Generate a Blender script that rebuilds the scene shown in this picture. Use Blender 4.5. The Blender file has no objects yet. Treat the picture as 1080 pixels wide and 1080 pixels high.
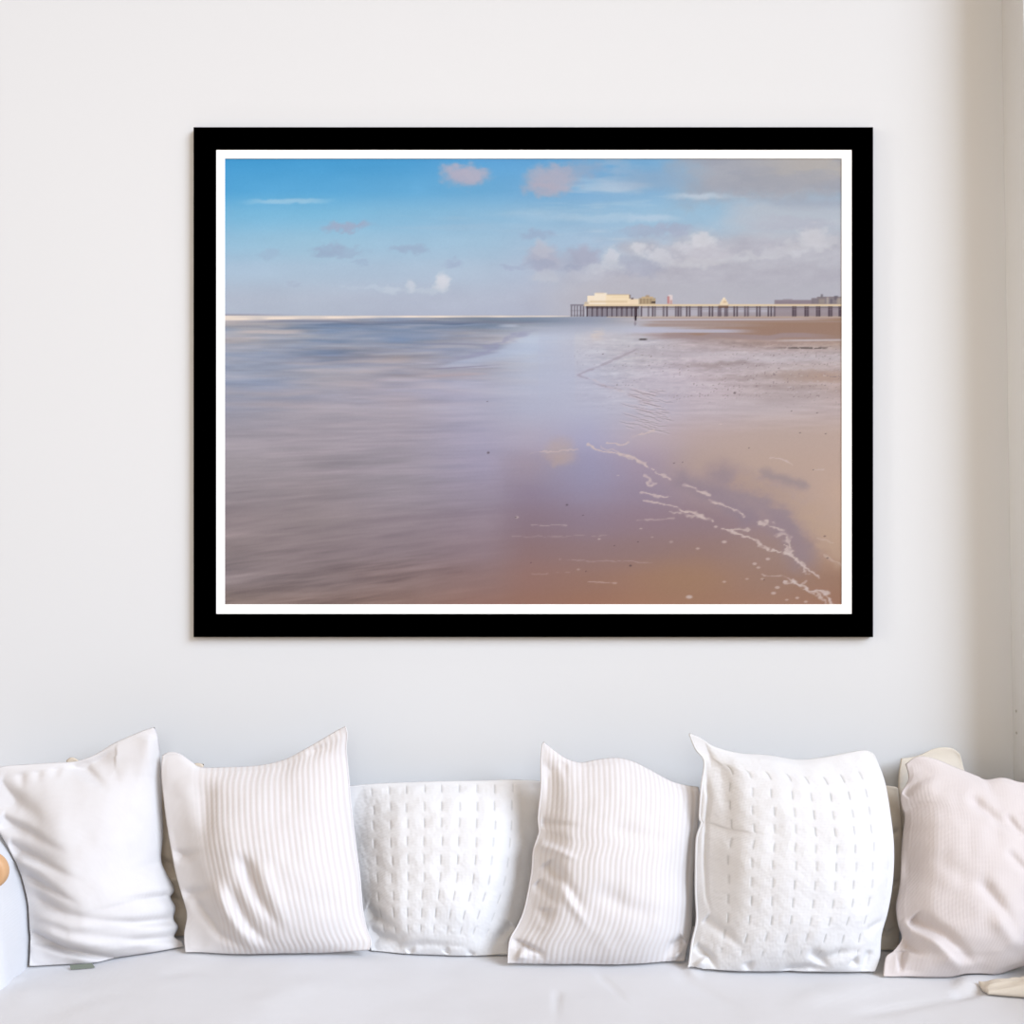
import bpy, math
import numpy as np
from mathutils import Vector

# ------------------------------------------------------------------ camera, world, light, exposure
scene = bpy.context.scene
CAM_Z, CAM_D, F = 1.44, 3.0, 1276.0            # camera height, distance from the picture wall, focal length in px of 1080
cam = bpy.data.objects.new('camera', bpy.data.cameras.new('camera'))
scene.collection.objects.link(cam)
cam.location = (0, -CAM_D, CAM_Z); cam.rotation_euler = (math.pi/2, 0, 0)
cam.data.sensor_width = 36; cam.data.lens = F*36/1080
scene.camera = cam
w = bpy.data.worlds.new('world'); scene.world = w; w.use_nodes = True
w.node_tree.nodes['Background'].inputs[0].default_value = (1.0, .79, .58, 1)
w.node_tree.nodes['Background'].inputs[1].default_value = .60
# bright hazy daylight falling in through the tall window of the right hand wall
sun = bpy.data.objects.new('hazy_daylight', bpy.data.lights.new('hazy_daylight', 'SUN')); scene.collection.objects.link(sun)
sun.data.energy = 2.9; sun.data.angle = math.radians(32); sun.data.color = (.85, .975, 1.16)
sun.rotation_euler = Vector((1.2, -1.0, .88)).to_track_quat('Z', 'Y').to_euler()
# soft fill lamp added behind the camera to brighten the wall's middle
def area(name, loc, aim, sx, sy, power, col, spread):
    l = bpy.data.lights.new(name, 'AREA'); l.shape = 'RECTANGLE'; l.size = sx; l.size_y = sy; l.energy = power; l.color = col; l.spread = math.radians(spread)
    o = bpy.data.objects.new(name, l); scene.collection.objects.link(o); o.location = loc
    o.rotation_euler = (Vector(loc)-Vector(aim)).to_track_quat('Z', 'Y').to_euler()
area('front_fill', (.2, -5.8, 2.7), (.1, 0, 1.2), 2.2, 1.6, 55, (.95, .98, 1.0), 180)
# added narrow-beam lamp at the left, brightening the right wall by the corner
area('left_corner_fill', (-3.6, -1.5, 2.3), (1.23, -.05, 1.75), .9, 1.4, 2.2, (1.0, .95, .88), 30)
vs = scene.view_settings
scene.display_settings.display_device = 'sRGB'
vs.view_transform = 'Standard'; vs.look = 'None'; vs.gamma = 1; vs.use_curve_mapping = False
vs.exposure = 0.30
PRINT_LIGHT = np.array([1.51, 1.46, 1.43])      # how bright daylight renders a white sheet hung here; the inks are calibrated against it

# ------------------------------------------------------------------ helpers
def link(o, parent=None):
    scene.collection.objects.link(o)
    if parent is not None: o.parent = parent
    return o
def tag(o, label=None, cat=None, group=None, kind=None):
    if label: o['label'] = label
    if cat: o['category'] = cat
    if group: o['group'] = group
    if kind: o['kind'] = kind
    return o
def mesh_obj(name, verts, faces, mat, parent=None, smooth=True):
    me = bpy.data.meshes.new(name)
    me.from_pydata([tuple(v) for v in verts], [], [tuple(f) for f in faces])
    me.update()
    if smooth: me.polygons.foreach_set('use_smooth', [True]*len(me.polygons))
    if mat: me.materials.append(mat)
    return link(bpy.data.objects.new(name, me), parent)
def empty(name, loc):
    o = bpy.data.objects.new(name, None); o.location = loc; o.empty_display_size = .1
    return link(o)
def ray(px, py, d):
    """world point seen at pixel (px, py) at distance d in front of the picture wall"""
    px = np.asarray(px, float); py = np.asarray(py, float); d = np.asarray(d, float)
    k = (CAM_D-d)/F
    return np.stack([(px-540)*k, -d+0*k, CAM_Z-(py-540)*k], -1)
def boxes(lst):
    V, Fc = [], []
    for (x0,x1,y0,y1,z0,z1) in lst:
        b = len(V)
        V += [(x0,y0,z0),(x1,y0,z0),(x1,y1,z0),(x0,y1,z0),(x0,y0,z1),(x1,y0,z1),(x1,y1,z1),(x0,y1,z1)]
        Fc += [tuple(b+i for i in f) for f in ((0,3,2,1),(4,5,6,7),(0,1,5,4),(1,2,6,5),(2,3,7,6),(3,0,4,7))]
    return V, Fc
def tube(pts, r, seg=8, closed=False):
    P = np.asarray(pts, float); n = len(P)
    T = (np.roll(P,-1,0)-np.roll(P,1,0)) if closed else np.gradient(P, axis=0)
    T /= np.linalg.norm(T, axis=1)[:,None]+1e-12
    up = np.array([0,1,0.]); A = np.cross(T, up); A /= np.linalg.norm(A,axis=1)[:,None]+1e-12; B = np.cross(T, A)
    a = np.linspace(0, 2*np.pi, seg, endpoint=False)
    V = (P[:,None]+r*(np.cos(a)[None,:,None]*A[:,None]+np.sin(a)[None,:,None]*B[:,None])).reshape(-1,3)
    Fc = []
    for i in range(n if closed else n-1):
        j = (i+1) % n
        for k in range(seg):
            l = (k+1) % seg
            Fc.append((i*seg+k, i*seg+l, j*seg+l, j*seg+k))
    if not closed:
        Fc.append(tuple(range(seg))[::-1]); Fc.append(tuple((n-1)*seg+k for k in range(seg)))
    return V, Fc
_tabs = {}
def vnoise(px, py, seed=0):
    t = _tabs.setdefault(seed, np.random.RandomState(seed+900).rand(256,256))
    px, py = np.broadcast_arrays(np.asarray(px,float), np.asarray(py,float))
    i = np.floor(px).astype(int); j = np.floor(py).astype(int); f = px-i; g = py-j
    f = f*f*f*(f*(f*6-15)+10); g = g*g*g*(g*(g*6-15)+10)
    return (t[j%256,i%256]*(1-f)+t[j%256,(i+1)%256]*f)*(1-g)+(t[(j+1)%256,i%256]*(1-f)+t[(j+1)%256,(i+1)%256]*f)*g - .5
def sm(a, b, v):
    t = np.clip((v-a)/(b-a), 0, 1); return t*t*(3-2*t)
def seg_dist(x, y, pts):
    """distance to a polyline and the fraction along it"""
    p = np.array(pts, float); best = np.full(np.shape(x), 1e9); fr = np.zeros(np.shape(x)); n = len(p)-1
    for i in range(n):
        (a0,b0),(a1,b1) = p[i], p[i+1]; dx, dy = a1-a0, b1-b0
        t = np.clip(((x-a0)*dx+(y-b0)*dy)/(dx*dx+dy*dy+1e-9), 0, 1)
        d = np.hypot(x-a0-t*dx, y-b0-t*dy); m = d < best
        best = np.where(m, d, best); fr = np.where(m, (i+t)/n, fr)
    return best, fr
def folds(x, y, strokes):
    """sum of creases and ridges; each (points, half width px, height m, taper)"""
    h = np.zeros(np.shape(x))
    for s in strokes:
        pts, wd, amp = s[:3]
        d, t = seg_dist(x, y, pts)
        e0 = s[3] if len(s) > 3 else .25
        tp = sm(0,e0,t) if e0 > 0 else 1
        tp = tp*sm(1,.25,t)
        h += amp*1.15*np.exp(-(d/(wd*(.75+.5*(1-t))))**2)*tp
    return h

# ------------------------------------------------------------------ materials
def mat(name, col, rough=.9, spec=.2):
    m = bpy.data.materials.new(name); m.use_nodes = True
    b = m.node_tree.nodes['Principled BSDF']
    b.inputs['Base Color'].default_value = (*col, 1); b.inputs['Roughness'].default_value = rough
    b.inputs['Specular IOR Level'].default_value = spec
    return m
def N(m, t, **kw):
    n = m.node_tree.nodes.new(t)
    for k, v in kw.items(): setattr(n, k, v)
    return n
def L(m, a, b): m.node_tree.links.new(a, b)
def bsdf(m): return m.node_tree.nodes['Principled BSDF']
def cloth(name, col, col2=None, weave=900, bump=.25, sheen=.1):
    """woven cloth: fine crossed threads from a wave pair, slightly uneven yarn colour"""
    m = mat(name, col, .92, .1); b = bsdf(m)
    b.inputs['Sheen Weight'].default_value = sheen; b.inputs['Sheen Roughness'].default_value = .5
    tc = N(m,'ShaderNodeTexCoord')
    nz = N(m,'ShaderNodeTexNoise'); nz.inputs['Scale'].default_value = 45; nz.inputs['Detail'].default_value = 5
    L(m, tc.outputs['Object'], nz.inputs['Vector'])
    mx = N(m,'ShaderNodeMix', data_type='RGBA')
    c2 = col2 or tuple(c*.95 for c in col)
    mx.inputs[6].default_value = (*col,1); mx.inputs[7].default_value = (*c2,1)
    L(m, nz.outputs['Fac'], mx.inputs[0]); L(m, mx.outputs[2], b.inputs['Base Color'])
    wv = N(m,'ShaderNodeTexWave', bands_direction='X'); wv.inputs['Scale'].default_value = weave/6.28; wv.inputs['Distortion'].default_value = .6
    wz = N(m,'ShaderNodeTexWave', bands_direction='Z'); wz.inputs['Scale'].default_value = weave/6.28; wz.inputs['Distortion'].default_value = .6
    L(m, tc.outputs['Object'], wv.inputs['Vector']); L(m, tc.outputs['Object'], wz.inputs['Vector'])
    ad = N(m,'ShaderNodeMath', operation='ADD'); L(m, wv.outputs['Fac'], ad.inputs[0]); L(m, wz.outputs['Fac'], ad.inputs[1])
    bp = N(m,'ShaderNodeBump'); bp.inputs['Strength'].default_value = bump; bp.inputs['Distance'].default_value = .001
    L(m, ad.outputs[0], bp.inputs['Height']); L(m, bp.outputs['Normal'], b.inputs['Normal'])
    m['mix'] = mx.name
    return m
def tone_mask(m, attr, col):
    """a second colour where the mask attribute says so"""
    b = bsdf(m); src = b.inputs['Base Color'].links[0].from_socket
    at = N(m,'ShaderNodeAttribute', attribute_name=attr)
    mx = N(m,'ShaderNodeMix', data_type='RGBA'); mx.inputs[7].default_value = (*col,1)
    L(m, at.outputs['Fac'], mx.inputs[0]); L(m, src, mx.inputs[6]); L(m, mx.outputs[2], b.inputs['Base Color'])
    return m
M = {}
M['wall'] = mat('wall_paint', (.586,.597,.611), .85, .15)
nz = N(M['wall'],'ShaderNodeTexNoise'); nz.inputs['Scale'].default_value = 160; nz.inputs['Detail'].default_value = 3
bp = N(M['wall'],'ShaderNodeBump'); bp.inputs['Strength'].default_value = .05; bp.inputs['Distance'].default_value = .002
L(M['wall'], nz.outputs['Fac'], bp.inputs['Height']); L(M['wall'], bp.outputs['Normal'], bsdf(M['wall']).inputs['Normal'])
M['wood_floor'] = mat('oak_floor', (.336,.240,.152), .5, .3)
wv = N(M['wood_floor'],'ShaderNodeTexWave'); wv.inputs['Scale'].default_value = 3; wv.inputs['Distortion'].default_value = 6
cr = N(M['wood_floor'],'ShaderNodeValToRGB'); cr.color_ramp.elements[0].color = (.36,.25,.15,1); cr.color_ramp.elements[1].color = (.48,.35,.22,1)
L(M['wood_floor'], wv.outputs['Fac'], cr.inputs[0]); L(M['wood_floor'], cr.outputs[0], bsdf(M['wood_floor']).inputs['Base Color'])
M['white_trim'] = mat('white_gloss_trim', (.624,.608,.592), .5, .3)
M['black'] = mat('black_lacquer', (.0,.0,.0), .9, 0)
M['mat_board'] = mat('white_mat_board', (.95,.95,.95), .95, 0)
M['backing'] = mat('brown_backing_board', (.35,.27,.2), .9, .1)
M['print'] = mat('printed_paper', (.5,.5,.5), .9, 0)
at = N(M['print'],'ShaderNodeAttribute', attribute_name='ink'); L(M['print'], at.outputs['Color'], bsdf(M['print']).inputs['Base Color'])
M['linen'] = cloth('off_white_linen', (.584,.572,.580), (.552,.536,.540))
M['rib'] = tone_mask(cloth('ribbed_cotton', (.604,.588,.596), (.572,.556,.560)), 'cloth_tone', (.545,.508,.50))
M['rib_white'] = tone_mask(cloth('white_ribbed_cotton', (.624,.608,.620), (.592,.576,.584)), 'cloth_tone', (.56,.53,.525))
M['tuft'] = tone_mask(cloth('white_tufted_cotton', (.632,.632,.644), (.600,.600,.612), 700, .2), 'cloth_tone', (.400,.400,.408))  # second colour is a grey laid along each sunken slit of the tufting
M['waffle'] = tone_mask(cloth('blush_waffle_cotton', (.576,.532,.528), (.544,.500,.496)), 'cloth_tone', (.544,.496,.488))
M['cream'] = cloth('cream_cotton', (.640,.592,.520), (.600,.552,.480))
M['beige'] = cloth('beige_cotton', (.624,.544,.448), (.560,.480,.384))
M['sheet'] = cloth('white_slipcover', (.588,.592,.616), (.572,.576,.600), 1100, .15)
M['wood'] = mat('light_brown_wood', (.50,.30,.16), .5, .3)
M['tag_cloth'] = mat('woven_tag', (.16,.18,.15), .9, .1)
M['tag_dark'] = mat('woven_tag_print', (.05,.05,.05), .9, .1)
M['steel'] = mat('grey_steel', (.35,.35,.33), .4, .5)

# ------------------------------------------------------------------ the printed photograph, painted as ink colours
def paint_print(NX, NY):
    """Seaside photograph on the print: returns (NY, NX, 3) display-referred colours, row 0 at the top."""
    rs = np.random.RandomState(7)
    x = np.linspace(237, 888, NX)[None, :] + np.zeros((NY, 1))
    y = np.linspace(167, 637, NY)[:, None] + np.zeros((1, NX))
    tabs = {}
    def noise(px, py, seed=0):
        t = tabs.setdefault(seed, np.random.RandomState(seed).rand(256, 256))
        i = np.floor(px).astype(int); j = np.floor(py).astype(int)
        f = px - i; g = py - j
        f = f*f*(3-2*f); g = g*g*(3-2*g)
        a = t[j % 256, i % 256]; b = t[j % 256, (i+1) % 256]
        c = t[(j+1) % 256, i % 256]; d = t[(j+1) % 256, (i+1) % 256]
        return (a*(1-f)+b*f)*(1-g) + (c*(1-f)+d*f)*g
    def fbm(sx, sy, seed=0, o=4, ox=0, oy=0):
        s = 0; a = .5; n = 0
        for k in range(o):
            s = s + a*noise((x+ox)/sx*2**k, (y+oy)/sy*2**k, seed+k); n += a; a *= .5
        return s/n
    def sm(a, b, v):
        t = np.clip((v-a)/(b-a), 0, 1); return t*t*(3-2*t)
    def spline(xs, ys, v):
        return np.interp(v, xs, ys)
    CX = [237, 330, 420, 510, 560, 620, 680, 740, 820, 888]
    def table(rows):
        ys = [r[0] for r in rows]
        g = np.array([r[1] for r in rows], float)
        out = np.zeros((NY, NX, 3))
        xx = np.interp(x[0], CX, np.arange(len(CX))); yy = np.interp(y[:, 0], ys, np.arange(len(ys)))
        i = np.clip(xx.astype(int), 0, len(CX)-2); j = np.clip(yy.astype(int), 0, len(ys)-2)
        f = (xx-i); g_ = (yy-j)
        f = (f*f*(3-2*f)*.5+f*.5)[None, :, None]; g_ = (g_*g_*(3-2*g_)*.5+g_*.5)[:, None, None]
        J, I = np.meshgrid(j, i, indexing='ij')
        return (g[J, I]*(1-f)+g[J, I+1]*f)*(1-g_)+(g[J+1, I]*(1-f)+g[J+1, I+1]*f)*g_
    sky = table([
     (167, [(68,158,215),(72,160,216),(76,160,215),(92,164,218),(98,166,218),(110,168,214),(120,172,214),(140,176,208),(160,178,200),(165,178,195)]),
     (200, [(84,168,220),(90,170,220),(98,171,218),(108,172,216),(114,172,216),(122,173,215),(132,178,215),(145,182,212),(160,184,206),(160,182,205)]),
     (225, [(118,184,222),(122,186,222),(130,185,219),(138,185,217),(142,185,216),(146,186,216),(150,188,216),(155,190,216),(160,188,212),(165,188,210)]),
     (255, [(150,194,222),(155,195,220),(158,194,220),(160,193,218),(162,190,215),(165,190,215),(165,190,215),(168,192,214),(172,190,208),(175,190,205)]),
     (285, [(170,194,217),(172,195,217),(172,193,215),(174,192,213),(174,188,210),(176,188,208),(178,188,206),(180,188,204),(182,186,198),(182,186,198)]),
     (315, [(178,188,206),(178,188,206),(178,187,206),(178,186,205),(178,184,203),(178,183,200),(180,183,199),(180,181,194),(180,180,190),(180,180,188)]),
     (334, [(176,186,204),(176,186,204),(176,184,203),(176,183,203),(176,182,202),(178,183,201),(182,184,198),(182,182,194),(180,180,190),(180,180,188)])])
    sea = table([
     (338, [(172,166,172),(150,155,172),(118,134,162),(114,130,156),(120,136,164),(140,150,176),(175,168,172),(165,148,142),(152,120,100),(152,120,100)]),
     (346, [(140,150,170),(124,142,172),(120,138,170),(124,138,166),(150,165,195),(165,172,195),(180,182,200),(172,160,160),(152,122,104),(150,118,98)]),
     (356, [(158,158,170),(130,146,174),(134,148,175),(146,152,176),(176,188,214),(192,190,204),(186,182,192),(166,152,152),(158,134,124),(162,138,124)]),
     (375, [(142,152,174),(146,152,172),(158,156,170),(162,164,184),(172,183,210),(180,181,200),(186,180,188),(184,174,180),(182,172,176),(182,172,174)]),
     (400, [(146,154,172),(150,153,167),(156,153,166),(165,167,187),(168,177,204),(172,177,202),(182,177,190),(182,172,178),(172,160,160),(175,158,152)]),
     (430, [(152,154,167),(156,153,162),(158,154,164),(163,164,184),(165,171,198),(168,173,200),(176,174,190),(182,173,180),(182,170,170),(180,167,166)]),
     (460, [(155,151,159),(153,148,156),(156,151,161),(160,158,178),(166,162,180),(160,161,187),(174,163,172),(174,159,158),(176,160,153),(180,162,152)]),
     (490, [(151,146,151),(149,143,149),(149,144,153),(152,148,168),(158,149,162),(149,146,170),(154,142,157),(167,150,144),(177,157,144),(182,160,146)]),
     (520, [(146,139,143),(143,135,139),(143,137,145),(144,137,152),(140,130,148),(142,134,154),(143,131,147),(150,134,140),(163,145,140),(190,164,143)]),
     (550, [(141,131,133),(137,128,130),(141,131,137),(143,131,141),(134,118,128),(136,122,135),(139,121,130),(139,121,127),(148,130,133),(182,157,138)]),
     (580, [(137,127,127),(136,125,127),(139,127,131),(139,123,129),(136,113,113),(137,116,117),(139,117,115),(143,119,113),(150,128,120),(172,145,126)]),
     (610, [(136,126,127),(133,121,121),(136,119,117),(139,116,113),(141,111,103),(143,113,101),(150,118,101),(152,121,103),(148,122,109),(150,120,102)]),
     (637, [(132,118,112),(130,113,107),(133,111,103),(139,109,99),(143,109,95),(147,111,93),(153,117,96),(151,117,97),(152,120,102),(150,115,96)])])
    img = sky.copy()
    def mix(col, m):
        nonlocal img
        m = np.clip(m, 0, 1)[..., None]
        img = img*(1-m) + np.array(col, float)*m
    wx = (fbm(26, 16, 11)-.5)*34; wy = (fbm(26, 16, 21)-.5)*20
    wx2 = (fbm(8, 6, 31,5)-.5)*17; wy2 = (fbm(8, 6, 41,5)-.5)*14
    def blob(cx, cy, rx, ry, col, k=.9, soft=.6, w=1., w2=1.):
        d = np.sqrt(((x+wx*w*.5+wx2*w2-cx)/rx)**2 + ((y+wy*w*.5+wy2*w2-cy)/ry)**2)
        mix(col, k*sm(1+soft, 1-soft, d))
    # thin veils
    st = fbm(90, 9, 51)
    mix((200,208,218), .55*sm(.5,.75,st)*sm(500,640,x)*sm(300,250,y)*sm(170,200,y))
    mix((160,190,215), .4*sm(.55,.8,fbm(120,10,55))*sm(215,230,y)*sm(290,260,y))
    # big right hand bank
    bank = sm(.32,.62, fbm(70,40,61)*.6 + .5*sm(560,800,x+ (y-250)*.9)*sm(222,268,y+wy*.8+ (x-760)*.03))
    mix((184,183,193), .9*bank*sm(560,640,x)*sm(215,262,y))
    mix((182,180,192), .6*sm(540,640,x+wx)*sm(270,296,y))
    # upper right grey
    m = sm(690,760,x+wx*.8+wx2)*sm(224,196,y+wy*.8+wy2+ (x-800)*.03)
    mix((168,170,180), .95*m)
    mix((182,176,172), .9*sm(760,860,x)*sm(206,178,y+wy*.5)*m)
    mix((158,162,176), .5*sm(.45,.7,fbm(50,14,66))*m)
    mix((188,192,202), .8*sm(740,800,x+wx)*sm(205,222,y+wy*.6)*sm(262,232,y+wy*.7))
    mix((160,168,184), .5*sm(790,840,x+wx)*sm(205,215,y)*sm(225,213,y))
    mix((172,186,206), .5*sm(690,640,x)*sm(600,660,x)*sm(215,180,y)*sm(.35,.6,fbm(30,10,67)))
    for b in [(655,196,24,7,(176,196,218),.6),(735,207,26,3,(196,206,220),.7),(690,190,40,10,(150,172,198),.5),
              (630,229,60,4,(172,198,220),.65),(690,230,24,3,(186,204,222),.6),(560,226,40,3,(165,195,220),.35)]:
        blob(*b[:4], b[4], b[5], .7, .4, .3)
    # isolated small clouds
    for b in [(491,185,22,11,(178,174,193),.9),(482,181,13,8,(182,176,194),.5),(500,182,10,7,(186,180,196),.4),(582,189,24,14,(178,174,190),.85),(574,199,17,8,(184,174,188),.55),(592,181,14,8,(172,174,194),.5),
              (610,178,24,9,(162,170,192),.5),(367,239,22,5,(160,172,198),.85),(345,263,16,6,(154,176,203),.7),(360,265,22,5,(156,174,200),.5),
              (432,262,19,5,(156,176,202),.7),(285,268,12,4,(158,182,208),.5),(381,277,6,3,(158,178,205),.5),
              (478,277,9,4,(160,176,203),.6),(540,282,9,3,(162,174,200),.6),(310,298,8,3,(168,182,204),.5)]:
        blob(*b[:4], b[4], b[5], .5, .4, .95)
    d = np.abs(y-212+ (x-300)*.012+wy2*.25)
    mix((158,200,226), .8*sm(3.6,.6,d)*sm(243,290,x)*sm(362,320,x))
    for b in [(434,301,5.5,7,(202,208,220),.85),(467,297,7,9,(214,216,224),.9),(464,302,7,5,(206,210,220),.6),(412,306,11,3,(196,206,220),.6),(395,303,10,2,(190,203,220),.5),
              (450,306,22,3,(190,200,215),.6),(372,302,12,2,(186,198,216),.4)]:
        blob(*b[:4], b[4], b[5], .55, .1, .62)
    # cumulus row
    for b in [(575,274,20,13,(176,178,196),.9),(572,262,9,8,(188,190,204),.7),(569,279,18,5,(158,168,192),.6),(615,273,17,12,(168,172,192),.9),
              (612,281,16,5,(158,166,188),.6),(566,247,16,5,(156,172,198),.6),(690,243,30,6,(165,176,198),.75),(714,240,14,5,(166,174,196),.6),
              (675,282,24,9,(170,174,192),.8),(673,263,8,6,(206,206,214),.85),(692,270,11,7,(204,204,213),.8),(645,270,8,8,(202,204,214),.85),
              (636,282,22,6,(198,200,210),.6),(704,276,10,6,(198,198,208),.7),(741,254,14,9,(208,208,215),.9),(722,262,14,6,(200,200,210),.75),
              (750,268,26,9,(194,192,202),.8),(740,276,30,5,(202,200,207),.5),(576,292,14,6,(192,194,206),.6),(620,290,16,6,(186,188,202),.6),
              (800,262,26,12,(182,182,194),.7),(857,247,14,9,(206,205,212),.85),(872,254,16,7,(200,199,207),.7),(828,264,22,5,(200,199,208),.65),
              (800,271,26,4,(200,199,207),.6),(850,258,24,5,(204,203,210),.5),(835,236,40,7,(180,182,196),.6)]:
        blob(*b[:4], b[4], b[5], .5, .25, .95)
    lum = img.mean(-1, keepdims=True); img = lum+(img-lum)*(.90+.04*sm(300,240,y))[..., None]
    n = fbm(14,7,71)-.5
    img = img + (n*16*sm(560,680,x)*sm(235,262,y)*sm(320,290,y))[..., None]
    mix((182,182,191), .55*sm(290,305,y)*sm(560,640,x))
    img = img + ((fbm(40,18,75)-.5)*8)[..., None]
    # ---------------- water and wet sand
    low = sm(331.6, 333.4, y)
    sea_img = sea
    img = img*(1-low[..., None]) + sea_img*low[..., None]
    L = sm(600, 420, x + (y-480)*.25)                      # moving water on the left
    s1 = fbm(90,5,81, ox=0)-.5
    rot = y - (x-237)*-.10
    sk = 0; a = 1
    for k,(sx,sy) in enumerate([(120,9),(60,5),(32,2.6),(18,1.6)]):
        sk = sk + a*(noise((x)/sx, (y+(x-237)*.13*sm(400,600,y))/sy, 90+k)-.5); a *= .75
    amp = (13+13*sm(440,345,y)+8*sm(540,620,y))*(.55+.9*fbm(60,30,88))
    lumw = img.mean(-1, keepdims=True); img = np.where(low[..., None]>.5, lumw+(img-lumw)*(1-.34*sm(470,560,x)*sm(720,640,x)*sm(480,420,y))[..., None], img)
    warm = np.array([1.0,.86,.78])
    img = img + (sk*amp*L*low)[..., None]*np.array([1.1,1.,.95])
    tint = (fbm(70,6,101)-.5)*sm(460,350,y)*L*low
    img = img + tint[..., None]*np.array([60,26,-14])
    for (x0,x1,yc,h,col,k) in [(237,330,350,2.2,(200,184,180),.6),(237,310,346,1.2,(184,176,180),.5),(300,560,341,1.0,(92,104,134),.5),(360,540,343,.8,(150,160,182),.4),
          (237,430,345,1,(110,124,152),.35),(440,520,365,1.6,(180,172,178),.5),(380,470,373,1.4,(178,172,176),.45),(280,440,382,1.6,(176,164,168),.4),
          (300,420,376,.9,(122,124,146),.5),(420,520,363,1,(128,130,156),.35),(450,540,388,.9,(136,130,150),.4),(440,520,395,1.2,(176,158,164),.5),
          (240,330,352,1,(120,134,160),.35),(330,470,355,2,(118,136,168),.4),(250,330,416,2,(165,160,164),.35),(300,420,398,2,(164,160,168),.35)]:
        yy = y - yc + (x-(x0+x1)/2)*.012*(1 if yc<380 else 2) + (noise(x/30, y*0+yc, 120)-.5)*2
        mix(col, k*sm(h*1.6,h*.3,np.abs(yy))*sm(x0,x0+(x1-x0)*.3,x)*sm(x1,x1-(x1-x0)*.3,x))
    # low parallel ripples at the bottom left
    ph = (y + (x-237)*.20 + (noise(x/70,y/30,130)-.5)*9)
    rp = np.sin(ph/4.6)*.6+np.sin(ph/7.9+1.3)*.6
    img = img + (rp*5.5*(.3+1.4*noise(x/60,y/14,133))*sm(560,600,y)*sm(520,380,x))[..., None]*np.array([1,.95,.95])
    img = np.where(low[..., None]>.5, img*1.02+np.array([5,2,2.5])*sm(345,420,y)[..., None], img)
    lumw = img.mean(-1, keepdims=True); img = np.where(low[..., None]>.5, lumw+(img-lumw)*(1-.22*sm(420,380,y)*sm(600,520,x))[..., None], img)
    # horizon foam line
    th = np.interp(x, [237,330,420,600,640],[2.3,1.3,.75,.45,.05])
    yc = np.interp(x, [237,420,600],[335.2,333.6,333.2])
    mix((242,226,212), (.72+.5*(noise(x/16,y/2,139)-.2))*sm(th+.9,th-.4,np.abs(y-yc))*sm(640,585,x))
    mix((140,130,140), .6*sm(1.1,.2,np.abs(y-331.6))*sm(330,240,x))
    mix((126,130,150), .7*sm(1.5,.4,np.abs(y-339.2-(noise(x/25,y*0,140)-.5)*2))*sm(240,300,x)*sm(600,540,x))
    # diagonal wet edge at left of the reflecting pool
    ex = np.interp(y, [340,352,362,372,382,395],[596,552,532,516,470,440])
    mix((150,150,178), .55*sm(14,2,np.abs(x-ex+6+(noise(x/8,y/2,150)-.5)*20))*sm(346,352,y)*sm(384,372,y))
    mix((186,198,222), .45*sm(0,12,x-ex)*sm(70,20,x-ex)*sm(350,358,y)*sm(400,375,y))
    mix((190,196,212), .6*sm(2.2,.6,np.abs(y-343.2))*sm(520,536,x)*sm(552,540,x))
    mix((130,126,150), .5*sm(1.2,.2,np.abs(y-389-(452-x)*.06))*sm(445,470,x)*sm(540,500,x))
    # reflections of cloud and pier house in the wet sand
    mix((198,192,200), .35*sm(612,624,x)*sm(662,640,x)*sm(345,352,y)*sm(372,358,y))
    mix((214,198,188), .5*sm(621,626,x)*sm(640,634,x)*sm(344,349,y)*sm(362,354,y)*sm(.3,.6,fbm(20,2.5,151)))
    mix((178,184,206), .3*sm(566,570,x)*sm(608,604,x)*sm(345,352,y)*sm(440,400,y))
    blob(591,476,14,12,(186,166,160),.7,.7,.2,.5)
    blob(590,484,10,6,(194,170,156),.6,.7,.2,.5)
    mix((172,160,168), .3*sm(576,582,x)*sm(606,600,x)*sm(455,465,y)*sm(500,478,y))
    blob(722,610,36,20,(160,126,100),.45,.9,.4,.5)
    blob(610,500,40,20,(150,150,178),.3,.9)
    mix((120,104,116), .13*sm(515,548,x+(y-520)*.06+wx2)*sm(640,560,x)*sm(470,485,y)*sm(600,560,y))
    # sand flats on the right
    sandn = fbm(34,3.2,161,5)-.5
    R = sm(600,680,x+wx2+ sm(460,400,y)*20)*sm(345,360,y)
    img = img + (sandn*34*R*sm(470,420,y))[..., None]*np.array([1,1,1.02])
    img = img + ((fbm(6,1.6,171,3)-.5)*26*R*sm(440,400,y)*sm(350,365,y))[..., None]
    # brown bar
    bx = sm(338.0,341.5, y + (noise(x/20,y*0,180)-.5)*1.0)*sm(358,353.5, y + (noise(x/30,y*0+4,181)-.5)*3 - (x-800)*.02)
    mix((154,126,112), .9*bx*sm(700,800,x+wx2*2+ (y-346)*9))
    mix((160,138,130), .8*sm(2.0,.6,np.abs(y-338.6))*sm(672,700,x))
    mix((190,184,194), .9*sm(1.7,.4,np.abs(y-336.4-(x-780)*-.006))*sm(640,690,x)*sm(900,830,x))
    mix((162,142,136), .85*sm(2.4,1.,np.abs(y-342.5))*sm(668,690,x)*sm(830,760,x))
    mix((186,186,204), .85*sm(2.6,1,np.abs(y-348.6-(x-720)*.004))*sm(640,680,x)*sm(806,760,x))
    mix((158,140,142), .8*sm(3.6,1.6,np.abs(y-354.4-(noise(x/18,y*0,183)-.5)*3))*sm(668,712,x)*sm(900,840,x))
    mix((196,190,198), .7*sm(1.6,.3,np.abs(y-358.6-(x-850)*-.012))*sm(790,850,x))
    mix((70,62,60), .75*sm(1.1,.3,np.abs(y-366.6-(x-850)*.006))*sm(806,850,x)*sm(876,872,x)*sm(.32,.55,noise(x/2.3,y/2,190)))
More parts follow.
